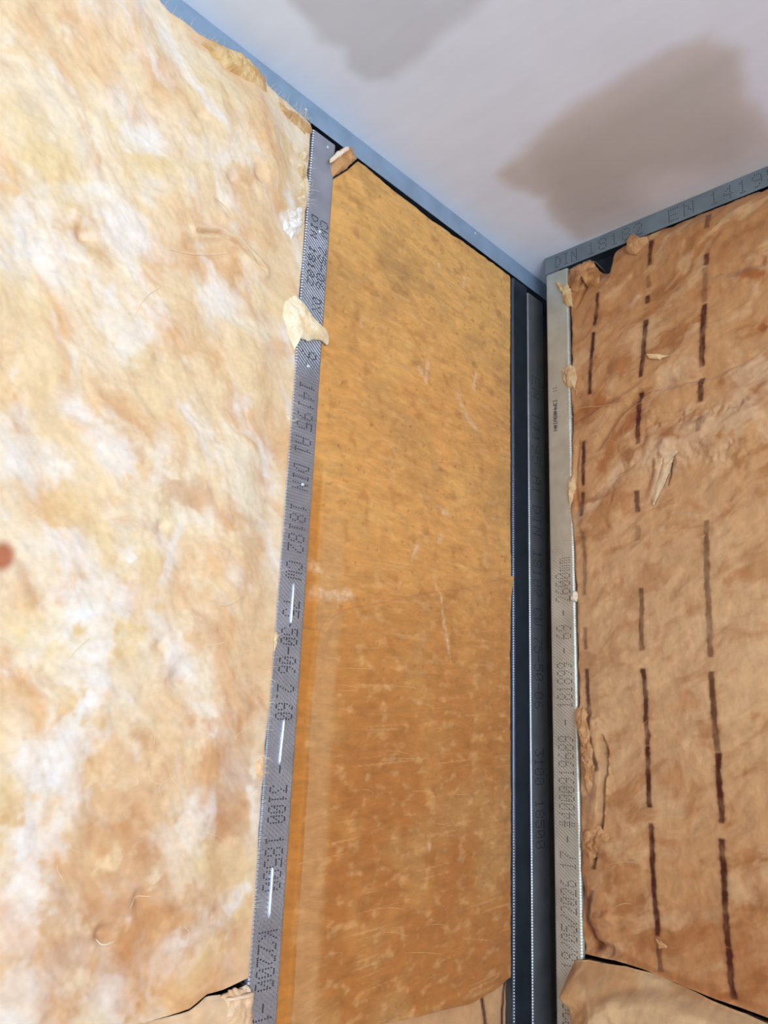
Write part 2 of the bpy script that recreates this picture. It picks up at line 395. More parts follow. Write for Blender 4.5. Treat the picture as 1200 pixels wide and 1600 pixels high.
# raised bright strips imitating highlights along the left stud's groove
def glint_strip(parent, p0, p1, r=.0023):
    n = 8; V = []; Fc = []; P0 = np.array([p0[0], 0, p0[1]]); P1 = np.array([p1[0], 0, p1[1]])
    L = 24
    for k in range(L+1):
        t = k/L; rr = r*min(1, math.sqrt(max(0, 1-(abs(2*t-1))**10))+.05)
        c = P0*(1-t)+P1*t
        for i in range(n+1):
            a = math.pi*i/n; V.append((c[0]-rr*math.cos(a), .0013-rr*1.6*math.sin(a), c[2]))
    for k in range(L):
        for i in range(n): Fc.append((k*(n+1)+i, k*(n+1)+i+1, (k+1)*(n+1)+i+1, (k+1)*(n+1)+i))
    o = link_mesh('groove_highlight', V, Fc, M_BRIGHT, parent, smooth=True); o['label'] = 'bright strip imitating a groove highlight'; return o
for (a, b_) in (((459, 910), (454, 976)), ((444, 1122), (436, 1196)), ((426, 1353), (420, 1436))):
    glint_strip(s_left, at(*a), at(*b_))
glint_strip(s_left, at(474, 718), at(473, 752), .0006)

# ------------------------------------------------------------------ dot matrix print
FONT = {
'0': '0E11131519110E', '1': '040C040404040E', '2': '0E11010204081F', '3': '1F02040201110E', '4': '02060A121F0202',
'5': '1F101E0101110E', '6': '0608101E11110E', '7': '1F010204080808', '8': '0E11110E11110E', '9': '0E11110F01020C',
'A': '0E11111F111111', 'C': '0E11101010110E', 'D': '1C12111111121C', 'E': '1F10101E10101F', 'I': '0E04040404040E',
'N': '11191515131111', 'W': '1111111515150A', 'T': '1F040404040404', 'K': '11121418141211', 'H': '1111111F111111',
'm': '00001A15151515', '-': '0000001F000000', '/': '01010204081010', '#': '0A0A1F0A1F0A0A', '.': '0000000000000C',
',': '00000000000408', 'P': '1E11111E101010', 'X': '11110A040A1111', 'M': '111B1515111111', '*': '0015 0E1F0E1500'.replace(' ', '')}
def dots(text, O, ad, ud, nd, pitch, hgt, r, fill=.8):
    """text laid from O along ad, letters' up = ud, raised nd"""
    V, Fc = [], []; ad, ud, nd, O = (np.array(q, float) for q in (ad, ud, nd, O))
    cw = pitch*fill/5
    for ci, ch in enumerate(text):
        if ch not in FONT: continue
        rows = [int(FONT[ch][i:i+2], 16) for i in range(0, 14, 2)]
        for ri, bits in enumerate(rows):
            for bi in range(5):
                if bits >> (4-bi) & 1:
                    c = O + ad*(ci*pitch + (bi+.5)*cw) + ud*((6.5-ri)/7*hgt)
                    b0 = len(V); m = 6
                    for lv in (0, 1):
                        for i in range(m):
                            t = 2*math.pi*i/m; V.append(c+ad*r*.95*math.cos(t)+ud*r*1.2*math.sin(t)+nd*(.00022*lv))
                    Fc.append(tuple(b0+m+i for i in range(m)))
                    Fc += [(b0+i, b0+(i+1) % m, b0+m+(i+1) % m, b0+m+i) for i in range(m)]
    return V, Fc
def print_on(parent, text, y0, y1, plane, xm, up, hgt, r, mat, name='dotted_lettering', base=None, fill=.8, face=0.0, normal=None):
    """letters between two photo heights on the stud's face; base = fixed coordinate across the flange of the letters' feet"""
    zA = at(xm[0], y0, plane)[1]; zB = at(xm[1], y1, plane)[1]
    pitch = (zB-zA)/len(text)
    ad = (0, 0, 1 if pitch > 0 else -1); pitch = abs(pitch)
    if plane == 'A': O = (base, -.0001-face, zA); nd = (0, -1, 0); ud = (up, 0, 0)
    else: O = (-.0001-face, -base, zA); nd = (-1, 0, 0); ud = (0, -up, 0)
    V, Fc = dots(text, O, ad, ud, nd, pitch, hgt, r, fill)
    return link_mesh(name, V, Fc, mat, parent)
# left stud: reads downward, letter tops to the right
bl = XL0+.010
print_on(s_left, 'CW 75-06', 342, 452, 'A', (500, 492), 1, .017, .0010, M_INK, base=XL0+.028)
print_on(s_left, 'DIN 18182', 342, 452, 'A', (500, 492), 1, .014, .0010, M_INK, base=XL0+.010)
print_on(s_left, 'DX 51', 462, 520, 'A', (488, 484), 1, .018, .0010, M_INK, base=XL0+.024)
print_on(s_left, '9', 546, 562, 'A', (480, 480), 1, .030, .0012, M_INK, base=bl)
print_on(s_left, '14195', 598, 672, 'A', (478, 470), 1, .031, .0011, M_INK, base=bl)
print_on(s_left, 'A1', 682, 712, 'A', (472, 470), 1, .031, .0011, M_INK, base=bl)
print_on(s_left, 'DIN', 726, 768, 'A', (470, 468), 1, .031, .0011, M_INK, base=bl)
print_on(s_left, '18182', 788, 866, 'A', (468, 462), 1, .031, .0011, M_INK, base=bl)
print_on(s_left, 'CW', 878, 908, 'A', (462, 460), 1, .031, .0011, M_INK, base=bl)
print_on(s_left, '-75-50-06', 924, 1056, 'A', (458, 450), 1, .031, .0011, M_INK, base=bl)
print_on(s_left, '2.60', 1070, 1128, 'A', (450, 444), 1, .031, .0011, M_INK, base=bl)
print_on(s_left, '- 3100', 1196, 1290, 'A', (436, 430), 1, .031, .0011, M_INK, base=bl)
print_on(s_left, '18500', 1306, 1396, 'A', (430, 424), 1, .031, .0011, M_INK, base=bl)
print_on(s_left, 'K2200', 1454, 1552, 'A', (420, 412), 1, .031, .0011, M_INK, base=bl)
print_on(s_left, '-1', 1568, 1604, 'A', (412, 410), 1, .031, .0011, M_INK, base=bl)
# right stud: reads upward, letter tops to the left (towards the corner)
bb = -G0+.043
def pb(text, ya, yb): print_on(s_b, text, ya, yb, 'B', (880, 880), -1, .032, .00105, M_INK2, face=.0007, base=bb, fill=.78)
pb('2600mm', 941, 869); pb('-', 962, 951); pb('69', 999, 974); pb('-', 1021, 1010); pb('181899', 1106, 1033)
pb('-', 1133, 1122); pb('#4000919689', 1292, 1147); pb('-', 1315, 1303); pb('17', 1357, 1327)
pb('18/05/2026', 1512, 1370); pb('-', 1538, 1527); pb('2200', 1605, 1550)
print_on(s_b, 'H#IA8#HmEI', 674, 624, 'B', (868, 868), -1, .0085, .0007, M_INK, name='small_bold_print', face=.0007, base=-G0+.0215, fill=.95)
print_on(s_b, 'II', 613, 604, 'B', (868, 868), -1, .0085, .0005, M_INK2, name='small_bold_print', face=.0007, base=-G0+.0215, fill=.95)
# recessed corner stud
def pc(text, ya, yb): print_on(s_c2, text, ya, yb, 'A', (838, 838), 1, .031, .0011, M_INK3, face=.0007, base=.0150+.010)
pc('EN', 590, 628); pc('14195', 645, 730); pc('A1', 745, 775); pc('DIN', 790, 840); pc('18182', 860, 935); pc('CW', 950, 980)
pc('75-50-06', 995, 1110); pc('3100', 1170, 1230); pc('18500', 1250, 1330)
# printed track on the right
def pt(text, xa, xb):
    ya_ = lambda x: 416 - .42*(x-855)
    ua = at(xa, ya_(xa), 'B')[0]; ub = at(xb, ya_(xb), 'B')[0]; pitch = (ub-ua)/len(text)
    V, Fc = dots(text, (-.0019, -ua, H-.034), (0, -1, 0), (0, 0, 1), (-1, 0, 0), pitch, .027, .0011, .72)
    link_mesh('dotted_lettering', V, Fc, M_INK, t_b)
pt('DIN', 868, 906); pt('18182', 918, 1010); pt('EN', 1044, 1092); pt('14195', 1108, 1222)
print('steel done')
# ------------------------------------------------------------------ glass wool
def batt(name, plane, ul, ur, zt, zb, hfn, cfn, mat, loc, du=.0016, dv=.0016, zfine=None, ufine=None, back=-.072, roll=.010, rolld=.014, sides=(1, 1, 1, 1)):
    """a wool batt: ul/ur = side edges as functions of z, zt/zb = top and bottom edges as functions of u.
    hfn(u,z) = how far the surface stands out of the wall plane, cfn(u,z,h) = its colour"""
    zt0 = float(zt(np.array(.5*(ul(H-.5)+ur(H-.5))))); zb0 = float(zb(np.array(.5*(ul(H-.5)+ur(H-.5)))))
    zf = zb0 if zfine is None else max(zfine, zb0)
    t = (zt0 - np.arange(0, zt0-zf, dv))
    if zf > zb0: t = np.concatenate([t, np.arange(t[-1]-.012, zb0, -.012)])
    t = np.concatenate([t, [zb0]]); t = (zt0-t)/(zt0-zb0)
    um0, um1 = float(ul(np.array(H-.5))), float(ur(np.array(H-.5)))
    if ufine is None: s = np.arange(0, 1+1e-9, du/(um1-um0))
    else:
        lo, hi = ufine; a = [um0]
        while a[-1] < um1: a.append(a[-1] + (du if lo < a[-1] < hi else .012))
        s = (np.array(a)-um0)/(um1-um0)
    s = np.clip(s, 0, 1); s[-1] = 1
    S, T = np.meshgrid(s, t, indexing='ij')
    z = zt0*(1-T) + zb0*T
    u = ul(z)*(1-S) + ur(z)*S
    z = zt(u)*(1-T) + zb(u)*T
    u = ul(z)*(1-S) + ur(z)*S
    k_ = [0 if q else 9 for q in sides]
    e = np.minimum(np.minimum(u-ul(z)+k_[0], ur(z)-u+k_[1]), np.minimum(zt(u)-z+k_[2], z-zb(u)+k_[3]))
    e = e + fbm(u*60, z*60, 77, 3)*.006*sm(0, .01, e)
    h = hfn(u, z) - rolld*(1-np.sqrt(np.clip(1-(1-np.clip(e/roll, 0, 1))**2, 0, 1)))
    c = cfn(u, z, h)
    ni, nj = u.shape; idx = np.arange(ni*nj).reshape(ni, nj)
    if plane == 'A': Pn = np.stack([u, -h, z], -1)
    else: Pn = np.stack([-h, -u, z], -1)
    Fq = np.stack([idx[:-1, :-1], idx[1:, :-1], idx[1:, 1:], idx[:-1, 1:]], -1).reshape(-1, 4)[:, ::-1]
    ringi = np.concatenate([idx[:, 0], idx[-1, 1:], idx[-2::-1, -1], idx[0, -2:0:-1]])
    Pf = Pn.reshape(-1, 3); Bk = Pf[ringi].copy(); ax = 1 if plane == 'A' else 0; Bk[:, ax] = -back
    nb = len(Pf); m = len(ringi); j = np.arange(m); j2 = (j+1) % m
    sk = np.stack([ringi[j], nb+j, nb+j2, ringi[j2]], -1)
    col = np.clip(np.vstack([c.reshape(-1, 3), c.reshape(-1, 3)[ringi]]), 0, .92)
    # close the back
    cen = Bk.mean(0)[None]; Vall = np.vstack([Pf, Bk]); 
    o = link_mesh(name, Vall, np.vstack([Fq, sk]), mat, None, smooth=True, col=col)
    return o
def own_origin(o, loc):
    me = o.data; co = np.empty(len(me.vertices)*3, dtype=np.float32); me.vertices.foreach_get('co', co)
    co = co.reshape(-1, 3) - np.array(loc, dtype=np.float32); me.vertices.foreach_set('co', co.ravel()); o.location = loc; me.update()

def interp(pl, key=0):
    """function of one coordinate through photo points already turned into (u,z)"""
    P = np.array(sorted([tuple(p) for p in pl], key=lambda q: q[key])); a = P[:, key]; b_ = P[:, 1-key]
    return lambda q: np.interp(q, a, b_)
def stroke(u, z, line, w, seed=1, wob=.5, soft=1.0):
    """soft brush of half width w along a polyline, frayed by noise"""
    line = np.asarray(line); R_ = w*3.2; out = np.zeros(u.shape)
    k = (u > line[:, 0].min()-R_) & (u < line[:, 0].max()+R_) & (z > line[:, 1].min()-R_) & (z < line[:, 1].max()+R_)
    if not k.any(): return out
    uu, zz = u[k], z[k]
    d, f = dist_poly(uu, zz, line); ww = w*np.clip(1 + wob*fbm(uu*25, zz*25, seed, 4)*2 + wob*.6*fbm(uu*90, zz*90, seed+5, 2), .15, 2.6)
    out[k] = np.clip(1-sm(ww*(1-soft*.9), ww*1.25, d), 0, 1)*(sm(0, .12, f+.06)*sm(1.06, .88, f))
    return out
def tuft(name, plane, outline, off, bulge, mat, parent, c1, c2, seed=1, off_edge=None, frill=.0012, centre=None, rings=None, dens=4, crease=.0015, label=None, flat=.5):
    """a torn flap of wool: outline of photo points on the plane, rounded thick body with frayed rim"""
    P = pts(outline, plane, off); n = len(P)
    Q = []
    per = np.linalg.norm(np.roll(P, -1, 0)-P, axis=1)
    for i in range(n):
        k = max(2, int(per[i]/.0012))
        for j in range(k): Q.append(P[i]*(1-j/k)+P[(i+1) % n]*(j/k))
    Q = np.array(Q); m = len(Q)
    sN = np.arange(m)
    for _ in range(2): Q = .25*np.roll(Q, 1, 0)+.5*Q+.25*np.roll(Q, -1, 0)
    C = Q.mean(0) if centre is None else np.array(at(*centre, plane, off))
    D = Q-C; L = np.linalg.norm(D, axis=1)[:, None]
    fr = fbm(Q[:, 0]*180, Q[:, 1]*180, seed, 3)[:, None]*frill*2.5
    Q = Q + D/L*fr
    if rings is None: rings = int(np.clip(L.max()/.0015, 12, 70))
    r = np.linspace(0, 1, rings+1)[1:]
    U_ = C[0] + (Q[:, 0]-C[0])[None]*r[:, None]; Z_ = C[1] + (Q[:, 1]-C[1])[None]*r[:, None]
    prof = (1-r**3)[:, None]
    oe = off if off_edge is None else off_edge
    oe = interp_field(U_, Z_, plane, oe) if callable(oe) else np.full(U_.shape, oe)
    h = oe + bulge*prof*(flat+(1-flat)*1) + crease*fbm(U_*70, Z_*70, seed+3, 4)*2*(0.3+prof) + crease*.8*ridge(U_*35, Z_*35, seed+9, 2)*prof
    hb = h - .0035 - bulge*.4*prof
    def P3(u, z, hh): return np.stack([u, -hh, z], -1) if plane == 'A' else np.stack([-hh, -u, z], -1)
    c0h = float(oe.mean()) + bulge
    V = [P3(np.array([C[0]]), np.array([C[1]]), np.array([c0h]))] + [P3(U_[k], Z_[k], h[k]) for k in range(rings)]
    V += [P3(U_[k], Z_[k], hb[k]) for k in range(rings-1, -1, -1)] + [P3(np.array([C[0]]), np.array([C[1]]), np.array([c0h-.006-bulge*.4]))]
    V = np.vstack(V); Fc = []
    R2 = rings*2
    for j in range(m): Fc.append((0, 1+j, 1+(j+1) % m))
    for k in range(R2-1):
        for j in range(m):
            j2 = (j+1) % m; Fc.append((1+k*m+j, 1+(k+1)*m+j, 1+(k+1)*m+j2, 1+k*m+j2))
    last = len(V)-1
    for j in range(m): Fc.append((last, 1+(R2-1)*m+(j+1) % m, 1+(R2-1)*m+j))
    uu = V[:, 0] if plane == 'A' else -V[:, 1]
    t = sm(-.25, .3, fbm(uu*45, V[:, 2]*45, seed+5, 4))
    col = mix(np.tile(lin(c1), (len(V), 1)), np.tile(lin(c2), (len(V), 1)), t)
    o = link_mesh(name, V, Fc, mat, parent, smooth=True, col=col)
    if label: o['label'] = label
    return o
def interp_field(U_, Z_, plane, f): return f(U_, Z_)
def wisps(parent, plane, specs, mat, hf, name='loose_fibres', c=(236, 214, 178)):
    """hair-thin curled strands lying on the wool (uncountable)"""
    V, Fc, Cc = [], [], []
    for (line, r) in specs:
        P = pts(line, plane)
        # smooth the polyline
        for _ in range(3):
            Q = [P[0]]
            for i in range(len(P)-1): Q += [P[i]*.75+P[i+1]*.25, P[i]*.25+P[i+1]*.75]
            P = np.array(Q+[P[-1]])
        hh = hf(P[:, 0], P[:, 1]) + r*.8
        P3 = np.stack([P[:, 0], -hh, P[:, 1]], -1) if plane == 'A' else np.stack([-hh, -P[:, 0], P[:, 1]], -1)
        k = 5; b0 = len(V); n = len(P3)
        for i in range(n):
            T = P3[min(i+1, n-1)]-P3[max(i-1, 0)]; T /= np.linalg.norm(T)+1e-9
            nd = np.array((0, -1, 0) if plane == 'A' else (-1, 0, 0), float); s_ = np.cross(T, nd); s_ /= np.linalg.norm(s_)+1e-9
            rr = r*(.25+.75*math.sin(math.pi*min(max(i/(n-1), .03), .97)))
            for q in range(k):
                a = 2*math.pi*q/k; V.append(P3[i]+s_*rr*math.cos(a)+nd*rr*math.sin(a))
        for i in range(n-1):
            for q in range(k): Fc.append((b0+i*k+q, b0+i*k+(q+1) % k, b0+(i+1)*k+(q+1) % k, b0+(i+1)*k+q))
    col = np.tile(lin(c), (len(V), 1))
    o = link_mesh(name, V, Fc, mat, parent, smooth=True, col=col); o['kind'] = 'stuff'; return o

# ---- 1. pale fluffy batt left of the printed stud ------------------------------------------
ZB_L = interp([at(-150, 1760), at(120, 1660), at(200, 1602), at(262, 1585), at(292, 1575), at(320, 1552), at(345, 1545), at(372, 1532), at(392, 1522), at(420, 1515)])
edgeL = [(486, 205), (482, 250), (478, 275), (484, 300), (476, 330), (472, 400), (466, 460), (462, 520), (459, 575), (455, 625), (455, 660), (448, 700), (441, 800), (433, 900),
         (430, 1000), (421, 1060), (417, 1100), (408, 1165), (410, 1200), (404, 1225), (399, 1300), (395, 1380), (390, 1440), (386, 1500), (380, 1560), (376, 1620)]
UR_L = interp([at(*q) for q in edgeL], 1)
topL = [(150, -98), (215, -38), (232, -8), (262, 20), (300, 50), (330, 72), (360, 90), (395, 116), (425, 142), (455, 166), (488, 197), (520, 222)]
ZT_L = interp([at(*q) for q in topL])
def ul_l(z): return np.full(np.shape(z), -1.62) if np.ndim(z) else -1.62
def urL(z): return np.minimum(UR_L(z) + .004*sm(H-.3, H-.7, z), XL0-.0003+0*z) - np.abs(fbm(z*22, z*0+3.1, 3, 3))*.002
def ztL(u): return ZT_L(u) + fbm(u*30, u*0+1.7, 4, 3)*.006
def hL(u, z):
    a, b_ = rot(u, z, -50)
    wa = fbm(u*5, z*5, 40, 3)*.05; wb = fbm(u*5+9, z*5, 41, 3)*.05
    h = .014 + .020*fbm(u*3.2+wa, z*2.6+wb, 1, 3)
    h += .006*fbm((a+wa)*6, (b_+wb)*11, 2, 3)
    h += .0013*(ridge((a+wa*.4)*12, (b_+wb*.4)*26, 6, 3)-.6) + .0020*fbm(a*22, b_*34, 8, 4, .6)
    h += .0005*fbm(a*40, b_*80, 9, 4)
    d, f = dist_poly(u, z, L_CREASE1); h -= .007*np.exp(-(d/.0022)**2)*sm(0, .1, f)*sm(1, .9, f); h += .004*np.exp(-((d-.006)/.005)**2)
    for (x, y, rr, dp) in PITS:
        q = at(x, y); dd = np.hypot(u-q[0], z-q[1])/rr; h -= dp*np.exp(-dd*dd)
    near = urL(z)-u
    h = h*sm(-.002, .09, near)*1.0 + .005*(1-sm(0, .06, near))
    topd = ztL(u)-z; h = h*(.35+.65*sm(0, .10, topd))
    return h
L_CREASE1 = pts([(300, 368), (335, 370), (365, 388), (388, 412), (405, 428)])
PITS = [(125, 372, .010, .012), (300, 190, .008, .006), (455, 235, .006, .010), (448, 255, .006, .008), (470, 318, .006, .010), (392, 280, .010, .008), (352, 285, .008, .006), (210, 1400, .008, .011), (152, 1456, .007, .010), (230, 1195, .006, .004), (470, 245, .008, .008),
        (435, 895, .004, .010), (398, 1193, .005, .010), (330, 92, .006, .006), (118, 1360, .02, .006), (345, 1315, .018, .007), (245, 825, .007, .006), (300, 790, .012, .006), (270, 1060, .012, .006), (240, 1010, .008, .005)]
cream = lin((234, 202, 160)); ivory = lin((238, 220, 194)); veil = lin((240, 230, 222)); tan = lin((222, 166, 114)); ochre = lin((230, 198, 140)); brown = lin((196, 136, 86)); rose = lin((220, 174, 132))
VEILS = [([(60, 1000), (150, 930), (140, 1060), (105, 1150), (60, 1270), (35, 1350), (5, 1470)], .026, .8), ([(190, 190), (215, 215), (235, 205)], .040, .75), ([(245, 30), (262, 80), (275, 120), (310, 175), (350, 215)], .010, .7),
         ([(10, 330), (60, 350), (85, 400), (40, 420)], .045, .6), ([(140, 290), (160, 340), (190, 360), (230, 400)], .03, .55), ([(150, 480), (190, 500), (215, 520), (160, 560)], .03, .7),
         ([(330, 440), (350, 470), (340, 500)], .022, .6), ([(440, 305), (452, 330), (430, 350)], .015, .8), ([(95, 630), (150, 680), (190, 710), (205, 760)], .018, .65), ([(0, 710), (50, 730), (110, 740)], .025, .7), ([(250, 675), (240, 720), (225, 760)], .012, .5),
         ([(60, 850), (100, 840), (110, 870), (150, 900)], .022, .65), ([(185, 860), (200, 880)], .022, .7), ([(275, 815), (262, 860), (240, 920)], .010, .7), ([(210, 960), (250, 990), (270, 1020), (290, 1060)], .022, .55),
         ([(265, 1300), (300, 1270), (330, 1260)], .030, .6), ([(350, 1430), (372, 1400), (388, 1380)], .014, .75), ([(20, 1170), (60, 1190), (50, 1240)], .03, .6), ([(60, 1510), (20, 1560), (40, 1600)], .040, .5), ([(180, 1520), (150, 1600)], .03, .5),
         ([(280, 230), (330, 260), (380, 250)], .022, .5), ([(405, 700), (420, 720)], .012, .5), ([(270, 640), (300, 665), (325, 690)], .010, .6), ([(440, 515), (460, 580)], .008, .5)]
DARKS = [([(20, 30), (60, 70)], .022, .5), ([(110, 20), (150, 90), (160, 140)], .030, .45), ([(100, 370), (150, 365)], .030, .55), ([(345, 290), (395, 285)], .015, .6), ([(280, 330), (320, 370), (360, 400)], .03, .5), ([(210, 430), (225, 450)], .012, .4),
         ([(90, 470), (120, 520)], .016, .45), ([(230, 500), (300, 540), (340, 560)], .036, .35), ([(25, 780), (60, 790), (110, 795)], .022, .4), ([(240, 750), (320, 790)], .02, .65), ([(200, 700), (215, 730)], .014, .6), ([(385, 740), (420, 760)], .012, .45),
         ([(300, 1200), (340, 1170), (380, 1220), (330, 1310)], .042, .6), ([(130, 1250), (200, 1240), (210, 1330)], .04, .55), ([(120, 1370), (220, 1400), (260, 1370)], .05, .75), ([(60, 1480), (110, 1500), (150, 1480), (240, 1490)], .042, .75), ([(330, 1400), (300, 1440), (380, 1460)], .03, .6),
         ([(330, 950), (380, 1000), (410, 1060)], .04, .45), ([(100, 1570), (125, 1540)], .025, .6), ([(260, 1040), (285, 1060)], .014, .6), ([(260, 900), (350, 880), (400, 900)], .038, .4), ([(410, 640), (440, 700)], .02, .4), ([(250, 1100), (300, 1150), (250, 1160)], .03, .4),
         ([(340, 1530), (260, 1510), (200, 1480)], .02, .4)]
YELL = [([(20, 250), (90, 290), (30, 310)], .05, .55), ([(60, 800), (120, 790)], .02, .5), ([(30, 970), (60, 990), (40, 1020)], .03, .7), ([(330, 150), (370, 170)], .03, .3), ([(160, 960), (200, 1020)], .035, .5), ([(100, 350), (120, 420)], .03, .4), ([(110, 1150), (150, 1120)], .04, .35)]
def cL(u, z, h):
    a, b_ = rot(u, z, -50)
    wa = fbm(u*7, z*7, 50, 3)*.045; wb = fbm(u*7+4, z*7, 51, 3)*.045
    c = np.tile(cream, (*u.shape, 1))
    low = sm(H-.75, H-1.25, z + fbm(u*3, z*3, 70)*.2)               # browner towards the bottom of the batt
    c = mix(c, rose, low*.75); low2 = sm(H-1.15, H-1.5, z); c = mix(c, tan, low2*.6)
    c = mix(c, ivory, sm(-.15, .40, fbm((a+wa)*6, (b_+wb)*10, 52, 5, .6))*.8*(1-low*.45))
    c = mix(c, tan, sm(-.05, .42, fbm((a+wa)*8+5, (b_+wb)*13, 53, 5, .6))*(.65+.3*low))
    c = mix(c, veil, sm(.02, .5, fbm((a+wa)*9+15, (b_+wb)*18, 57, 5, .62))*(.65-.25*low))
    c = mix(c, brown, sm(.05, .5, fbm((a+wa)*14+5, (b_+wb)*20, 58, 5, .6))*(.35+.6*low))
    c = mix(c, ochre, sm(.0, .5, fbm((a+wa)*7+8, (b_+wb)*10, 54, 5, .6))*.55)
    for P_, w_, k in YELL: c = mix(c, ochre, stroke(u, z, pts(P_), w_, 61, .7)*k)
    for P_, w_, k in DARKS: c = mix(c, brown if k > .5 else tan, stroke(u, z, pts(P_), w_*1.1, 62, 1.0)*k*(.75+.5*fbm((a+wa)*30, (b_+wb)*45, 90, 3)))
    for P_, w_, k in VEILS: c = mix(c, veil, stroke(u, z, pts(P_), w_*1.1, 63, .8)*k*(.85+.8*fbm((a+wa)*35, (b_+wb)*35, 91, 3)))
    c = c*(1 + .10*fbm((a+wa)*30, (b_+wb)*110, 55, 3) + .06*fbm(u*150, z*150, 56, 2))[..., None]
    q = at(-6, 872); c = mix(c, lin((184, 112, 78)), sm(.016, .006, np.hypot((u-q[0]), (z-q[1])*.8)))
    return c
batt_l = batt('insulation_batt', 'A', ul_l, urL, ztL, ZB_L, hL, cL, M_FLUFF, None, zfine=H-1.6, du=.0018, dv=.0018, roll=.006, rolld=.003, sides=(1, 1, 1, 0))
tag(batt_l, 'large pale fluffy glass wool batt filling the wall left of the printed stud', 'insulation')
# lower batt, its top edge tucked under the seam
def hL2(u, z):
    return .010 + .014*fbm(u*4, z*4, 21, 3) + .004*fbm(u*14, z*14, 22, 3) + .0014*fbm(u*70, z*70, 23, 3)
def cL2(u, z, h):
    c = np.tile(lin((226, 186, 144)), (*u.shape, 1)); c = mix(c, ivory, sm(-.1, .4, fbm(u*9, z*9, 24, 4))*.6)
    c = mix(c, tan, sm(.1, .5, fbm(u*12, z*7, 25, 4))*.6); return c*(1+.08*fbm(u*60, z*90, 26, 3))[..., None]
batt_l2 = batt('insulation_batt', 'A', ul_l, lambda z: np.minimum(XL0-.0005, UR_L(z)+.003)+0*z, lambda u: ZB_L(u)-.002-.007*sm(-.67, -.60, u), lambda u: .02+0*u, hL2, cL2, M_FLUFF, None, zfine=H-1.6, du=.003, dv=.003, roll=.010, rolld=.010, sides=(1, 0, 1, 1))
tag(batt_l2, 'pale wool batt at the bottom left, below the dark sloping seam', 'insulation')

def fl(u, z): return hL(u, z)
tuft('torn_flap', 'A', [(306, 62), (332, 58), (352, 70), (382, 80), (402, 100), (418, 118), (424, 148), (404, 138), (380, 124), (356, 110), (338, 92), (322, 74)], .012, .010, M_FLUFF, batt_l, (226, 192, 140), (206, 160, 104), 11, off_edge=.006, centre=(375, 102), crease=.002)
tuft('torn_flap', 'A', [(446, 466), (466, 458), (476, 470), (486, 484), (500, 500), (515, 515), (519, 524), (517, 538), (508, 530), (495, 527), (486, 532), (476, 527), (468, 522), (463, 548), (455, 530), (446, 505), (441, 490)], .010, .009, M_FLUFF, batt_l, (250, 232, 200), (244, 214, 168), 12, off_edge=.004, centre=(478, 500), crease=.0012, label='cream flap folded over the stud')
tuft('torn_flap', 'A', [(466, 235), (480, 225), (483, 250), (479, 262), (482, 275), (476, 296), (479, 318), (470, 326), (458, 318), (462, 300), (466, 280), (462, 262)], .006, .006, M_FLUFF, batt_l, (232, 208, 172), (214, 180, 134), 13, off_edge=.002, crease=.004)
tuft('torn_flap', 'A', [(432, 330), (476, 318), (474, 345), (471, 372), (455, 380), (436, 365)], .006, .007, M_FLUFF, batt_l, (240, 234, 226), (230, 214, 196), 14, off_edge=.003, crease=.003)
tuft('torn_flap', 'A', [(399, 1188), (412, 1178), (415, 1195), (409, 1224), (401, 1215), (396, 1202)], .006, .006, M_FLUFF, batt_l, (232, 192, 150), (222, 178, 132), 15, off_edge=.003)
tuft('torn_flap', 'A', [(448, 640), (457, 648), (452, 668), (444, 678)], .004, .004, M_FLUFF, batt_l, (240, 214, 176), (226, 190, 148), 16, off_edge=.001)
tuft('torn_flap', 'A', [(430, 984), (437, 990), (434, 1010), (428, 1024), (423, 1005)], .004, .004, M_FLUFF, batt_l, (238, 212, 176), (226, 190, 148), 17, off_edge=.001)
tuft('torn_flap', 'A', [(372, 1545), (400, 1553), (397, 1580), (400, 1612), (360, 1620), (340, 1575), (352, 1556)], .010, .007, M_FLUFF, batt_l2, (232, 196, 158), (222, 180, 138), 18, off_edge=.006)
tuft('torn_flap', 'A', [(355, 1561), (372, 1557), (398, 1551), (396, 1557), (376, 1562), (358, 1565)], .014, .003, M_FLUFF, batt_l2, (240, 210, 178), (236, 204, 170), 19, off_edge=.012, crease=.0005)
tuft('torn_flap', 'A', [(418, 150), (440, 158), (462, 176), (490, 196), (492, 206), (480, 208), (455, 188), (430, 166)], .008, .006, M_FLUFF, batt_l, (220, 184, 138), (196, 152, 104), 20, off_edge=.002, crease=.004)
wisps(batt_l, 'A', [([(322, 312), (340, 325), (352, 340), (356, 350)], .0009), ([(345, 365), (365, 380), (385, 405), (402, 425)], .0010), ([(330, 948), (350, 945), (364, 932)], .0009), ([(310, 1010), (328, 1008), (342, 1002)], .0007),
    ([(370, 838), (384, 842), (398, 840)], .0006), ([(280, 645), (296, 660), (308, 672)], .0010), ([(192, 1415), (205, 1400), (225, 1397)], .0006), ([(145, 1465), (152, 1475), (172, 1466)], .0009), ([(96, 1030), (112, 1012), (130, 998)], .0006), ([(250, 395), (300, 405), (350, 400)], .0006), ([(200, 500), (215, 470), (240, 455)], .0006)], M_FLUFF, hL)

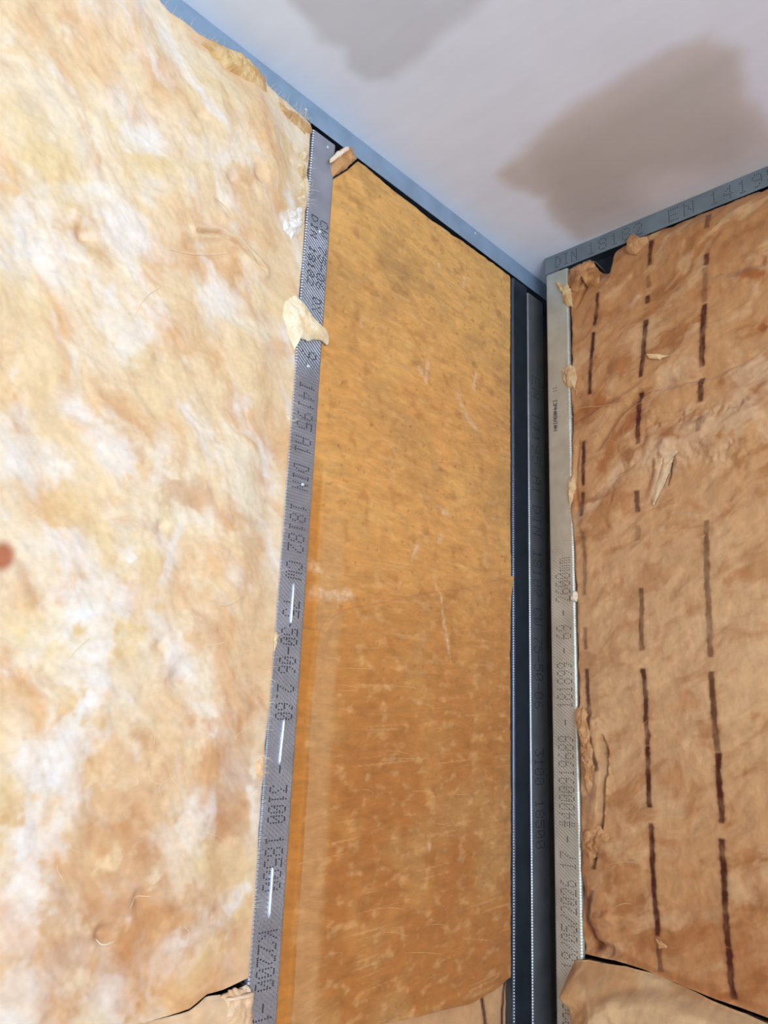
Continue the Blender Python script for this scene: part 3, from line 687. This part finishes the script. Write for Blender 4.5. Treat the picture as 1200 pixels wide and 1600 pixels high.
# ---- 2. amber compressed batt between the studs ---------------------------------------------
ZB_M = interp([at(380, 1650, 'A'), at(560, 1612, 'A'), at(640, 1596, 'A'), at(700, 1580, 'A'), at(738, 1572, 'A'), at(765, 1556, 'A'), at(785, 1544, 'A'), at(797, 1532, 'A')])
NOTCH = pts([(517, 284), (530, 274), (548, 262), (562, 250)])
def ztM(u): return np.minimum(H-.039, np.interp(u, NOTCH[:, 0], NOTCH[:, 1], right=H)) - .004*sm(.1, -.1, np.abs(u+.3)-.1) + fbm(u*18, u*0, 31, 3)*.004
FOLD = pts([(505, 985), (518, 965), (545, 950), (600, 940), (680, 924), (725, 920), (765, 908), (800, 900)])
def hM(u, z):
    d, f = dist_poly(u, z, FOLD)
    side = np.interp(u, FOLD[:, 0], FOLD[:, 1]) - z
    h = -.0035 + .003*fbm(u*5, z*4, 33, 3) + .0014*fbm(u*22, z*34, 34, 4) + .0008*fbm(u*90, z*110, 35, 3)
    h += .006*np.exp(-(np.clip(side, 0, 1)/.03)**2)*sm(-.002, .002, side)
    h -= .0025*np.exp(-(d/.0025)**2)
    e = u - XL1 - (.022 + .004*fbm(z*9, z*0, 36))
    h -= .003*sm(.003, -.003, e)*sm(H-.55, H-.66, z)
    for (x, y, rr, dp) in ((541, 485, .004, .004), (676, 490, .004, .003), (540, 950, .006, .004), (505, 935, .010, -.004)):
        q = at(x, y); h -= dp*np.exp(-((u-q[0])**2+(z-q[1])**2)/rr**2)
    return h
SCUFF = [([(655, 570), (662, 585)], .005), ([(672, 560), (668, 600)], .004), ([(748, 580), (742, 610)], .004), ([(720, 620), (735, 655), (750, 675)], .008), ([(685, 790), (705, 805)], .005), ([(692, 835), (690, 850)], .007), ([(655, 850), (645, 875)], .006), ([(680, 900), (700, 990), (708, 1040)], .004), ([(500, 925), (555, 930)], .010),
         ([(688, 408), (690, 425)], .004), ([(728, 430), (725, 450)], .004), ([(713, 410), (718, 425)], .004), ([(566, 500), (568, 512)], .003), ([(673, 1320), (674, 1330)], .004), ([(490, 880), (520, 905)], .006)]
def cM(u, z, h):
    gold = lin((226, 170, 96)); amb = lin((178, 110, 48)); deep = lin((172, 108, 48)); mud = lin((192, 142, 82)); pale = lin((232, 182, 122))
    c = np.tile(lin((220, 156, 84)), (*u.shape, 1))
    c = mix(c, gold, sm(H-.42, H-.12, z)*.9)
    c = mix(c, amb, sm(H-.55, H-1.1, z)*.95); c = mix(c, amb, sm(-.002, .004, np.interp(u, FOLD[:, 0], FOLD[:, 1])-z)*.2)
    c = mix(c, gold, sm(.05, .4, fbm(u*9, z*9, 37, 4))*(.55-.35*sm(H-.5, H-.9, z)))
    c = mix(c, mud, sm(.05, .4, fbm(u*6+3, z*5, 38, 4))*.6)
    c = mix(c, deep, sm(.05, .6, fbm(u*26, z*34, 39, 4))*.55)
    c = mix(c, pale, sm(.05, .55, fbm(u*36+3, z*60, 42, 4))*.38)
    # spots
    sp = fbm(u*85, z*85, 43, 2); c = mix(c, deep, sm(.44, .62, sp)*.6)
    # horizontal cut scratches
    sl = z + u*-.06; ln = noise(u*4, sl*240, 44); c = mix(c, pale, sm(.40, .7, ln)*sm(0.05, .4, noise(u*12, z*12, 45)+.1)*.3)
    e = u - XL1 - (.022 + .004*fbm(z*9, z*0, 36)); strip = sm(.003, -.003, e)*sm(H-.55, H-.66, z)
    c = mix(c, lin((196, 124, 50)), strip*.8)
    e2 = sm(.004, .006, e)*sm(.055, .035, e)*sm(H-.60, H-.72, z); c = mix(c, lin((206, 154, 100)), e2*.55)
    for P_, w_ in SCUFF: c = mix(c, lin((232, 196, 160)), stroke(u, z, pts(P_), w_, 46, 1.2)*(.55+.9*fbm(u*120, z*120, 47, 2)).clip(0, 1)*.8)
    for P_, w_ in (([(590, 360), (680, 460)], .05), ([(600, 420), (640, 420)], .03), ([(560, 270), (600, 300)], .02)): c = mix(c, lin((158, 118, 70)), stroke(u, z, pts(P_), w_, 48, .9)*.35)
    return c*(1+.05*fbm(u*60, z*60, 49, 3))[..., None]
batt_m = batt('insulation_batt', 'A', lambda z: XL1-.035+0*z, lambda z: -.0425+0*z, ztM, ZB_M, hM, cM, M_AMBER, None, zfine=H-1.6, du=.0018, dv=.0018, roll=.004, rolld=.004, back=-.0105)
tag(batt_m, 'smooth amber glass wool panel between the printed stud and the dark corner stud', 'insulation')
def dashes(u, z, lines, seed, c, dark):
    for (L_, segs, w_) in lines:
        d, f = dist_poly(u, z, L_)
        k = np.zeros(u.shape); zz = z
        for (za, zb_, st) in segs: k = np.maximum(k, sm(zb_-.002, zb_+.002, zz)*sm(za+.002, za-.002, zz)*st)
        e = d*(1+.5*fbm(u*80, z*80, seed, 3)); k = k*(.82*sm(w_*1.2, w_*.6, e) + .18*sm(w_*2.3, w_*.9, e))*(.9+.5*fbm(u*60, z*35, seed+1, 3)).clip(0, 1)
        c = mix(c, dark, np.clip(k*1.12, 0, 1))
    return c
def px_dashes(lst, plane='B'):
    out = []
    for (line, segs, w_) in lst:
        P = pts(line, plane); o = np.argsort(P[:, 1]); P = P[o]
        xx = np.array([q[0] for q in line]); yy = np.array([q[1] for q in line])
        sg = [(at(np.interp(a, yy, xx), a, plane)[1], at(np.interp(b_, yy, xx), b_, plane)[1], st) for a, b_, st in segs]
        out.append((P, sg, w_))
    return out
D_M = px_dashes([([(762, 1560), (768, 1600), (772, 1640)], [(1560, 1640, .9)], .0045), ([(799, 1530), (796, 1560), (794, 1600), (794, 1640)], [(1530, 1640, .9)], .0035)], 'A')
def cM2(u, z, h):
    c = np.tile(lin((206, 156, 108)), (*u.shape, 1)); c = mix(c, brown, sm(0, .5, fbm(u*14, z*14, 64, 4))*.6)
    return dashes(u, z, D_M, 65, c*(1+.08*fbm(u*60, z*60, 66, 3))[..., None], lin((76, 27, 7)))
batt_m2 = batt('insulation_batt', 'A', lambda z: XL1-.035+0*z, lambda z: -.0425+0*z, lambda u: ZB_M(u)+.030, lambda u: .02+0*u, lambda u, z: -.0125+.001*fbm(u*9, z*9, 67, 3)+.001*fbm(u*60, z*60, 68, 3), cM2, M_BROWN, None, zfine=H-1.6, du=.003, dv=.003, roll=.004, rolld=.004)
tag(batt_m2, 'tan wool batt with two dark stripes peeking out under the amber panel', 'insulation')

# scrap of wool wedged at the head of the amber bay
scr = tuft('insulation_scrap', 'A', [(521, 246), (534, 232), (549, 224), (557, 230), (561, 246), (547, 259), (531, 270), (520, 277), (519, 262)], .004, .006, M_FLUFF, None, (206, 154, 102), (186, 132, 80), 71, off_edge=-.001, centre=(540, 251), crease=.0015)
tag(scr, 'small folded scrap of wool wedged under the ceiling track beside the printed stud', 'insulation scrap')
tuft('pale_fold', 'A', [(522, 244), (531, 236), (545, 226), (551, 225), (552, 230), (538, 241), (527, 249), (522, 251)], .014, .003, M_FLUFF, scr, (244, 224, 200), (232, 206, 176), 72, off_edge=.006, crease=.001, label='pale upper fold')

# ---- 3. tan batt with brown dashes on the right wall ----------------------------------------
edgeB = [(888, 405), (884, 430), (889, 470), (892, 520), (891, 570), (889, 600), (893, 640), (893, 700), (891, 755), (890, 800), (896, 840), (899, 900), (900, 960), (902, 1050), (903, 1120), (905, 1200), (906, 1300), (908, 1400), (907, 1470), (908, 1600)]
UL_B = interp([at(*q, 'B') for q in edgeB], 1)
topB = [(880, 425), (893, 412), (912, 405), (925, 402), (935, 420), (950, 420), (958, 390), (972, 380), (1000, 366), (1030, 356), (1060, 344), (1100, 328), (1150, 308), (1200, 288), (1260, 262)]
ZT_B = interp([at(*q, 'B') for q in topB])
botB = [(880, 1492), (905, 1490), (960, 1500), (1010, 1515), (1060, 1537), (1120, 1562), (1200, 1592), (1300, 1640)]
ZB_B = interp([at(*q, 'B') for q in botB])
BUMPS = [([(893, 1110), (925, 1130), (938, 1190), (940, 1230), (925, 1290)], .015, .016), ([(1050, 690), (1035, 730), (1022, 780)], .010, .008), ([(1010, 690), (1130, 680), (1200, 650)], .035, .012), ([(905, 820), (960, 800), (1010, 720)], .020, .008), ([(900, 1420), (930, 1440), (960, 1430)], .010, .010), ([(905, 1310), (960, 1330)], .010, .006)]
FOLDSB = [([(935, 700), (960, 660), (1000, 620), (1060, 590)], .010, -.010), ([(893, 660), (930, 640), (1000, 600)], .008, -.006), ([(905, 1480), (930, 1475), (960, 1490)], .012, -.016), ([(1025, 610), (1110, 590), (1180, 560)], .008, -.006), ([(900, 480), (920, 440), (925, 420)], .005, -.010), ([(905, 690), (900, 760), (905, 800)], .006, -.007),
          ([(945, 1150), (950, 1210), (938, 1300), (930, 1350)], .0045, -.014), ([(910, 1370), (915, 1440), (935, 1480)], .008, -.014), ([(1120, 430), (1160, 420), (1200, 410)], .012, -.008), ([(1050, 720), (1045, 760)], .003, -.005)]
def hB(u, z):
    a, b_ = rot(u, z, 28); wa = fbm(u*6, z*6, 80, 3)*.035; wb = fbm(u*6+7, z*6, 81, 3)*.035
    h = .007 + .012*fbm(u*4+wa, z*3+wb, 82, 3) + .0045*fbm((a+wa)*9, (b_+wb)*20, 83, 3) + .0018*(ridge((a+wa)*8, (b_+wb)*26, 84, 3)-.6) + .0012*fbm(u*80, z*80, 85, 4)
    for P_, w_, k in BUMPS: h += k*stroke(u, z, pts(P_, 'B'), w_*1.3, 86, .4)
    for P_, w_, k in FOLDSB: h += k*stroke(u, z, pts(P_, 'B'), w_, 87, .4)
    q = at(940, 412, 'B'); h -= .055*np.exp(-((u-q[0])/.013)**2-((z-q[1])/.022)**2)
    e = u-UL_B(z); h = h*(.3+.7*sm(0, .05, e)); tp = ZT_B(u)-z; h = np.where(tp < .05, h*(.3+.7*sm(0, .05, tp))-.006*(1-sm(0, .03, tp)), h)
    h -= .006*sm(.06, 0, z-ZB_B(u))
    return h
DB = px_dashes([
 ([(1020, 366), (1015, 420), (1010, 520), (1003, 620), (1001, 690), (998, 770), (1000, 850), (1006, 930), (1009, 1040), (1014, 1150), (1016, 1260), (1020, 1330), (1027, 1430), (1034, 1515)],
  [(376, 416, .9), (432, 450, .5), (462, 475, .9), (500, 592, .95), (614, 696, .95), (768, 802, .8), (822, 846, .4), (920, 1018, .7), (1045, 1165, .85), (1165, 1262, .9), (1286, 1462, .95), (1480, 1518, .7)], .0046),
 ([(1108, 335), (1107, 400), (1105, 440), (1101, 560), (1097, 640), (1103, 760), (1108, 820), (1113, 1000), (1117, 1050), (1124, 1180), (1129, 1290), (1134, 1400), (1146, 1562)],
  [(335, 360, .7), (400, 418, .9), (420, 475, .4), (478, 576, .95), (592, 630, .8), (655, 680, .5), (815, 1028, .62), (1050, 1175, .8), (1175, 1286, .95), (1310, 1480, .95), (1480, 1562, .95)], .0050),
 ([(936, 455), (931, 510), (926, 560), (924, 622), (914, 690), (914, 760), (912, 815), (916, 870), (915, 930), (917, 1010), (918, 1060), (925, 1140), (940, 1200), (938, 1270), (930, 1360), (922, 1420), (935, 1490)],
  [(458, 510, .9), (520, 618, .9), (690, 760, .85), (770, 808, .8), (832, 930, .5), (980, 1015, .5), (1045, 1140, .8), (1150, 1205, .7), (1320, 1358, .8), (1390, 1485, .7)], .0042)])
def cB(u, z, h):
    base = lin((190, 138, 90)); lt = lin((204, 162, 118)); dk = lin((158, 98, 50)); rs = lin((176, 112, 64)); pl = lin((214, 178, 142))
    a, b_ = rot(u, z, 28); wa = fbm(u*6, z*6, 80, 3)*.035; wb = fbm(u*6+7, z*6, 81, 3)*.035
    c = np.tile(base, (*u.shape, 1))
    mid = np.exp(-((z-(H-.80))/.26)**2); c = mix(c, lt, mid*.75)
    c = mix(c, dk, sm(-.02, .32, fbm((a+wa)*9, (b_+wb)*19, 92, 5, .6))*(.8-.4*mid))
    c = mix(c, dk, sm(H-.30, H-.10, z)*.45); c = mix(c, rs, sm(H-1.05, H-1.45, z)*.5)  # browner wool, partly light fall-off at top and bottom put into the tint
    c = mix(c, lt, sm(.03, .35, fbm((a+wa)*10+4, (b_+wb)*22, 93, 5, .6))*.65)
    c = mix(c, rs, sm(.12, .5, fbm((a+wa)*24, (b_+wb)*26, 94, 4))*.5)
    for P_, w_, k in (([(1000, 720), (1110, 680), (1200, 640)], .04, .5), ([(975, 720), (940, 780), (900, 820)], .014, .5), ([(1050, 690), (1035, 740), (1022, 785)], .008, .8), ([(985, 480), (1000, 460)], .008, .5), ([(905, 1150), (930, 1200), (925, 1260)], .016, .6), ([(1040, 600), (1080, 570)], .02, .3), ([(1150, 600), (1200, 560)], .04, .5)):
        c = mix(c, pl, stroke(u, z, pts(P_, 'B'), w_, 95, .8)*k)
    for P_, w_, k in (([(940, 740), (960, 690), (1010, 640)], .014, .7), ([(900, 640), (980, 625)], .01, .5), ([(900, 790), (940, 780), (960, 770)], .014, .6), ([(1160, 430), (1200, 430)], .016, .9), ([(1190, 520), (1200, 510)], .008, .9), ([(905, 620), (960, 615)], .012, .4), ([(1100, 1440), (1200, 1540)], .05, .4), ([(920, 430), (900, 440)], .02, .5), ([(912, 1380), (922, 1450), (940, 1490)], .014, .8), ([(960, 1490), (1100, 1545), (1200, 1580)], .010, .5), ([(945, 1330), (955, 1400)], .014, .5)):
        c = mix(c, lin((150, 82, 34)), stroke(u, z, pts(P_, 'B'), w_, 96, .8)*k)
    c = c*(1+.09*fbm((a+wa)*40, (b_+wb)*80, 97, 3))[..., None]
    c = dashes(u + .0015*fbm(u*30, z*30, 98), z, DB, 99, c, lin((76, 27, 7)))
    return c
batt_b = batt('insulation_batt', 'B', lambda z: UL_B(z)+fbm(np.asarray(z)*40, np.asarray(z)*0+.3, 100, 3)*.003, lambda z: .95+0*z, lambda u: ZT_B(u)+fbm(u*45, u*0+.2, 101, 3)*.005, ZB_B, hB, cB, M_BROWN, None, zfine=H-1.6, du=.0016, dv=.0016, ufine=(-1, .50), roll=.008, rolld=.010, sides=(1, 1, 1, 0))
tag(batt_b, 'tan glass wool batt with rows of dark brown dashes on the right wall', 'insulation')
# thick lower batt, its torn top edge leaning out
CREST = pts([(900, 1625), (925, 1574), (955, 1556), (1000, 1553), (1050, 1562), (1120, 1585), (1200, 1610), (1290, 1640), (1290, 1900), (900, 1900)], 'B', .04)
def ztB2(u): return ZB_B(u)-.0045
def hB2(u, z):
    dz = ztB2(u)-z
    h = .000 + .046*sm(-.01, .05, dz) + .010*fbm(u*8, z*8, 110, 3) + .004*(ridge(u*16+z*12, z*22, 111, 3)-.6) + .0012*fbm(u*80, z*80, 112, 3)
    h += .020*sm(.004, -.014, sdist(u, z, CREST))
    d1, f1 = dist_poly(u, z, pts([(905, 1600), (930, 1568), (975, 1556), (1030, 1560), (1090, 1585), (1200, 1625)], 'B', .03)); h += .005*np.exp(-(d1/.006)**2)
    return h*sm(-.004, .022, u-ulB2(z))
ULB2 = interp([at(905, 1485, 'B'), at(897, 1500, 'B'), at(885, 1530, 'B'), at(880, 1545, 'B'), at(893, 1560, 'B'), at(896, 1590, 'B'), at(893, 1640, 'B')], 1)
def ulB2(z): return ULB2(z)
def cB2(u, z, h):
    c = np.tile(lin((194, 146, 98)), (*u.shape, 1)); c = mix(c, lin((214, 178, 134)), sm(0, .4, fbm(u*16, z*16, 113, 4))*.7)
    c = mix(c, lin((184, 128, 80)), sm(.05, .4, fbm(u*20+4, z*26, 114, 4))*.6); c = mix(c, lin((218, 186, 142)), sm(.004, -.006, sdist(u, z, CREST))*.6); return c*(1+.08*fbm(u*60, z*90, 115, 3))[..., None]
batt_b2 = batt('insulation_batt', 'B', ulB2, lambda z: .95+0*z, ztB2, lambda u: .02+0*u, hB2, cB2, M_BROWN, None, zfine=H-1.6, du=.0022, dv=.0022, ufine=(-1, .50), roll=.003, rolld=.003)
tag(batt_b2, 'thick tan wool batt bulging at the bottom right, below the dashed batt', 'insulation')
tB = lambda o, ol, sd, c1=(196, 146, 98), c2=(174, 120, 72), off=.006, bulge=.006, cr=.002, par=None, oe=.002, lab=None: tuft('torn_flap', 'B', ol, off, bulge, M_BROWN, par or batt_b, c1, c2, sd, off_edge=oe, crease=cr, label=lab)
tB(0, [(866, 440), (872, 438), (876, 448), (884, 440), (890, 450), (893, 478), (884, 476), (878, 470), (881, 462), (872, 452)], 120, (214, 182, 134), (200, 156, 104))
tB(0, [(886, 418), (900, 410), (918, 402), (926, 412), (934, 424), (930, 448), (915, 446), (905, 430), (898, 452), (888, 450)], 121, (196, 142, 92), (158, 104, 56), off=.012, bulge=.010, cr=.0015)
tB(0, [(973, 392), (978, 368), (988, 362), (996, 368), (1008, 366), (1010, 376), (1000, 384), (990, 396)], 122, (190, 140, 94), (164, 112, 66), off=.014, bulge=.008, oe=.006)
tB(0, [(876, 578), (886, 568), (896, 572), (900, 592), (896, 606), (886, 604), (878, 594)], 123, (212, 180, 138), (196, 154, 108))
tB(0, [(888, 745), (895, 738), (898, 760), (894, 782), (888, 790), (886, 770)], 124, (214, 180, 136), (196, 150, 104))
tB(0, [(890, 928), (898, 922), (902, 932), (899, 940), (890, 938)], 125, (236, 220, 196), (226, 200, 170))
tB(0, [(893, 1106), (906, 1104), (925, 1128), (938, 1180), (940, 1220), (930, 1250), (912, 1240), (903, 1190), (900, 1140), (893, 1122)], 126, (204, 156, 110), (186, 134, 84), off=.016, bulge=.014, oe=.003, cr=.003)
tB(0, [(1046, 688), (1060, 684), (1078, 685), (1062, 694), (1052, 706), (1045, 735), (1034, 760), (1026, 776), (1019, 790), (1016, 778), (1026, 750), (1034, 716)], 127, (214, 182, 146), (204, 168, 130), off=.014, bulge=.006, oe=.010, cr=.001, lab='pale curled flap')
tB(0, [(906, 1300), (930, 1290), (950, 1310), (940, 1335), (915, 1345), (904, 1325)], 128, off=.014, bulge=.006, oe=.004, cr=.004)
tB(0, [(1008, 552), (1030, 553), (1044, 555), (1030, 560), (1014, 560)], 129, (226, 190, 140), (214, 172, 122), off=.016, bulge=.003, oe=.014, cr=.001)
tB(0, [(1022, 1467), (1036, 1474), (1040, 1482), (1028, 1484)], 130, (206, 154, 104), (196, 144, 92), off=.012, bulge=.003, oe=.008, cr=.001)
tB(0, [(878, 1540), (900, 1530), (930, 1545), (925, 1575), (895, 1580), (884, 1560)], 131, (206, 160, 112), (190, 140, 92), off=.022, bulge=.012, oe=.014, par=batt_b2)
wisps(batt_b, 'B', c=(214, 172, 126), specs=[([(1095, 840), (1102, 842), (1106, 838)], .0010), ([(955, 1350), (980, 1345), (1000, 1348)], .0004), ([(960, 1420), (975, 1410), (990, 1412)], .0006), ([(1080, 720), (1110, 690), (1130, 683)], .0008), ([(895, 640), (930, 636), (990, 632)], .0005), ([(893, 612), (898, 608), (904, 612), (900, 620)], .0009)], mat=M_BROWN, hf=hB)
rng = np.random.default_rng(7)
def hairs(n, box, lo=14, hi=46, r=.00018):
    out = []
    for _ in range(n):
        x = rng.uniform(box[0], box[2]); y = rng.uniform(box[1], box[3]); a = rng.uniform(0, 2*np.pi); L_ = rng.uniform(lo, hi)/4; P_ = [(x, y)]
        for _k in range(4): a += rng.normal(0, .7); x += L_*math.cos(a); y += L_*math.sin(a); P_.append((x, y))
        out.append((P_, r*rng.uniform(.6, 1.5)))
    return out
wisps(batt_l, 'A', hairs(60, (20, 120, 430, 1480)), M_FLUFF, hL, c=(240, 218, 184))
wisps(batt_b, 'B', hairs(24, (930, 470, 1190, 1440)), M_BROWN, hB, c=(212, 168, 120))
wisps(batt_m, 'A', [([(x, y), (x+L_*.5, y+rng.normal(0, 2)), (x+L_, y+rng.normal(0, 4))], .00028) for x, y, L_ in zip(rng.uniform(500, 740, 60), rng.uniform(420, 1500, 60), rng.uniform(15, 60, 60))], M_AMBER, hM, c=(228, 180, 110))
def fringe(edge, n, seed, spread, inward):
    g = np.random.default_rng(seed); out = []; E_ = np.array(edge, float)
    for _ in range(n):
        t_ = g.uniform(0, len(E_)-1.001); i_ = int(t_); p_ = E_[i_]+(E_[i_+1]-E_[i_])*(t_-i_); q_ = p_ + np.array(inward)*g.uniform(4, 12) + g.normal(0, 3, 2)
        e_ = p_ - np.array(inward)*g.uniform(2, spread) + g.normal(0, 4, 2); out.append(([tuple(q_), tuple(p_), tuple(e_)], .00022))
    return out
wisps(batt_l, 'A', fringe(edgeL[1:-3], 90, 3, 9, (-1, 0)), M_FLUFF, lambda u, z: hL(np.minimum(u, XL0-.004), z)+.002, name='frayed_edge', c=(244, 226, 196))
wisps(batt_l, 'A', fringe(topL[2:-1], 60, 4, 11, (-.5, .85)), M_FLUFF, lambda u, z: 0*u+.006, name='frayed_edge', c=(238, 216, 180))
wisps(batt_b, 'B', fringe(edgeB[1:-2], 60, 5, 8, (1, 0)), M_BROWN, lambda u, z: 0*u+.004, name='frayed_edge', c=(216, 176, 128))
# open framing beyond the picture's edges stands on floor tracks
t_fa = track('floor_track', 'x', RX+.01, .32, .04, M_TRACK, z=0.0, floor=True)
tag(t_fa, 'steel floor track under the fluffy wool wall', 'floor track')
t_fb = track('floor_track', 'y', G0, RY+.01, .04, M_TRACK, z=0.0, floor=True)
tag(t_fb, 'steel floor track under the wall with dashed wool', 'floor track')
print('wool done')
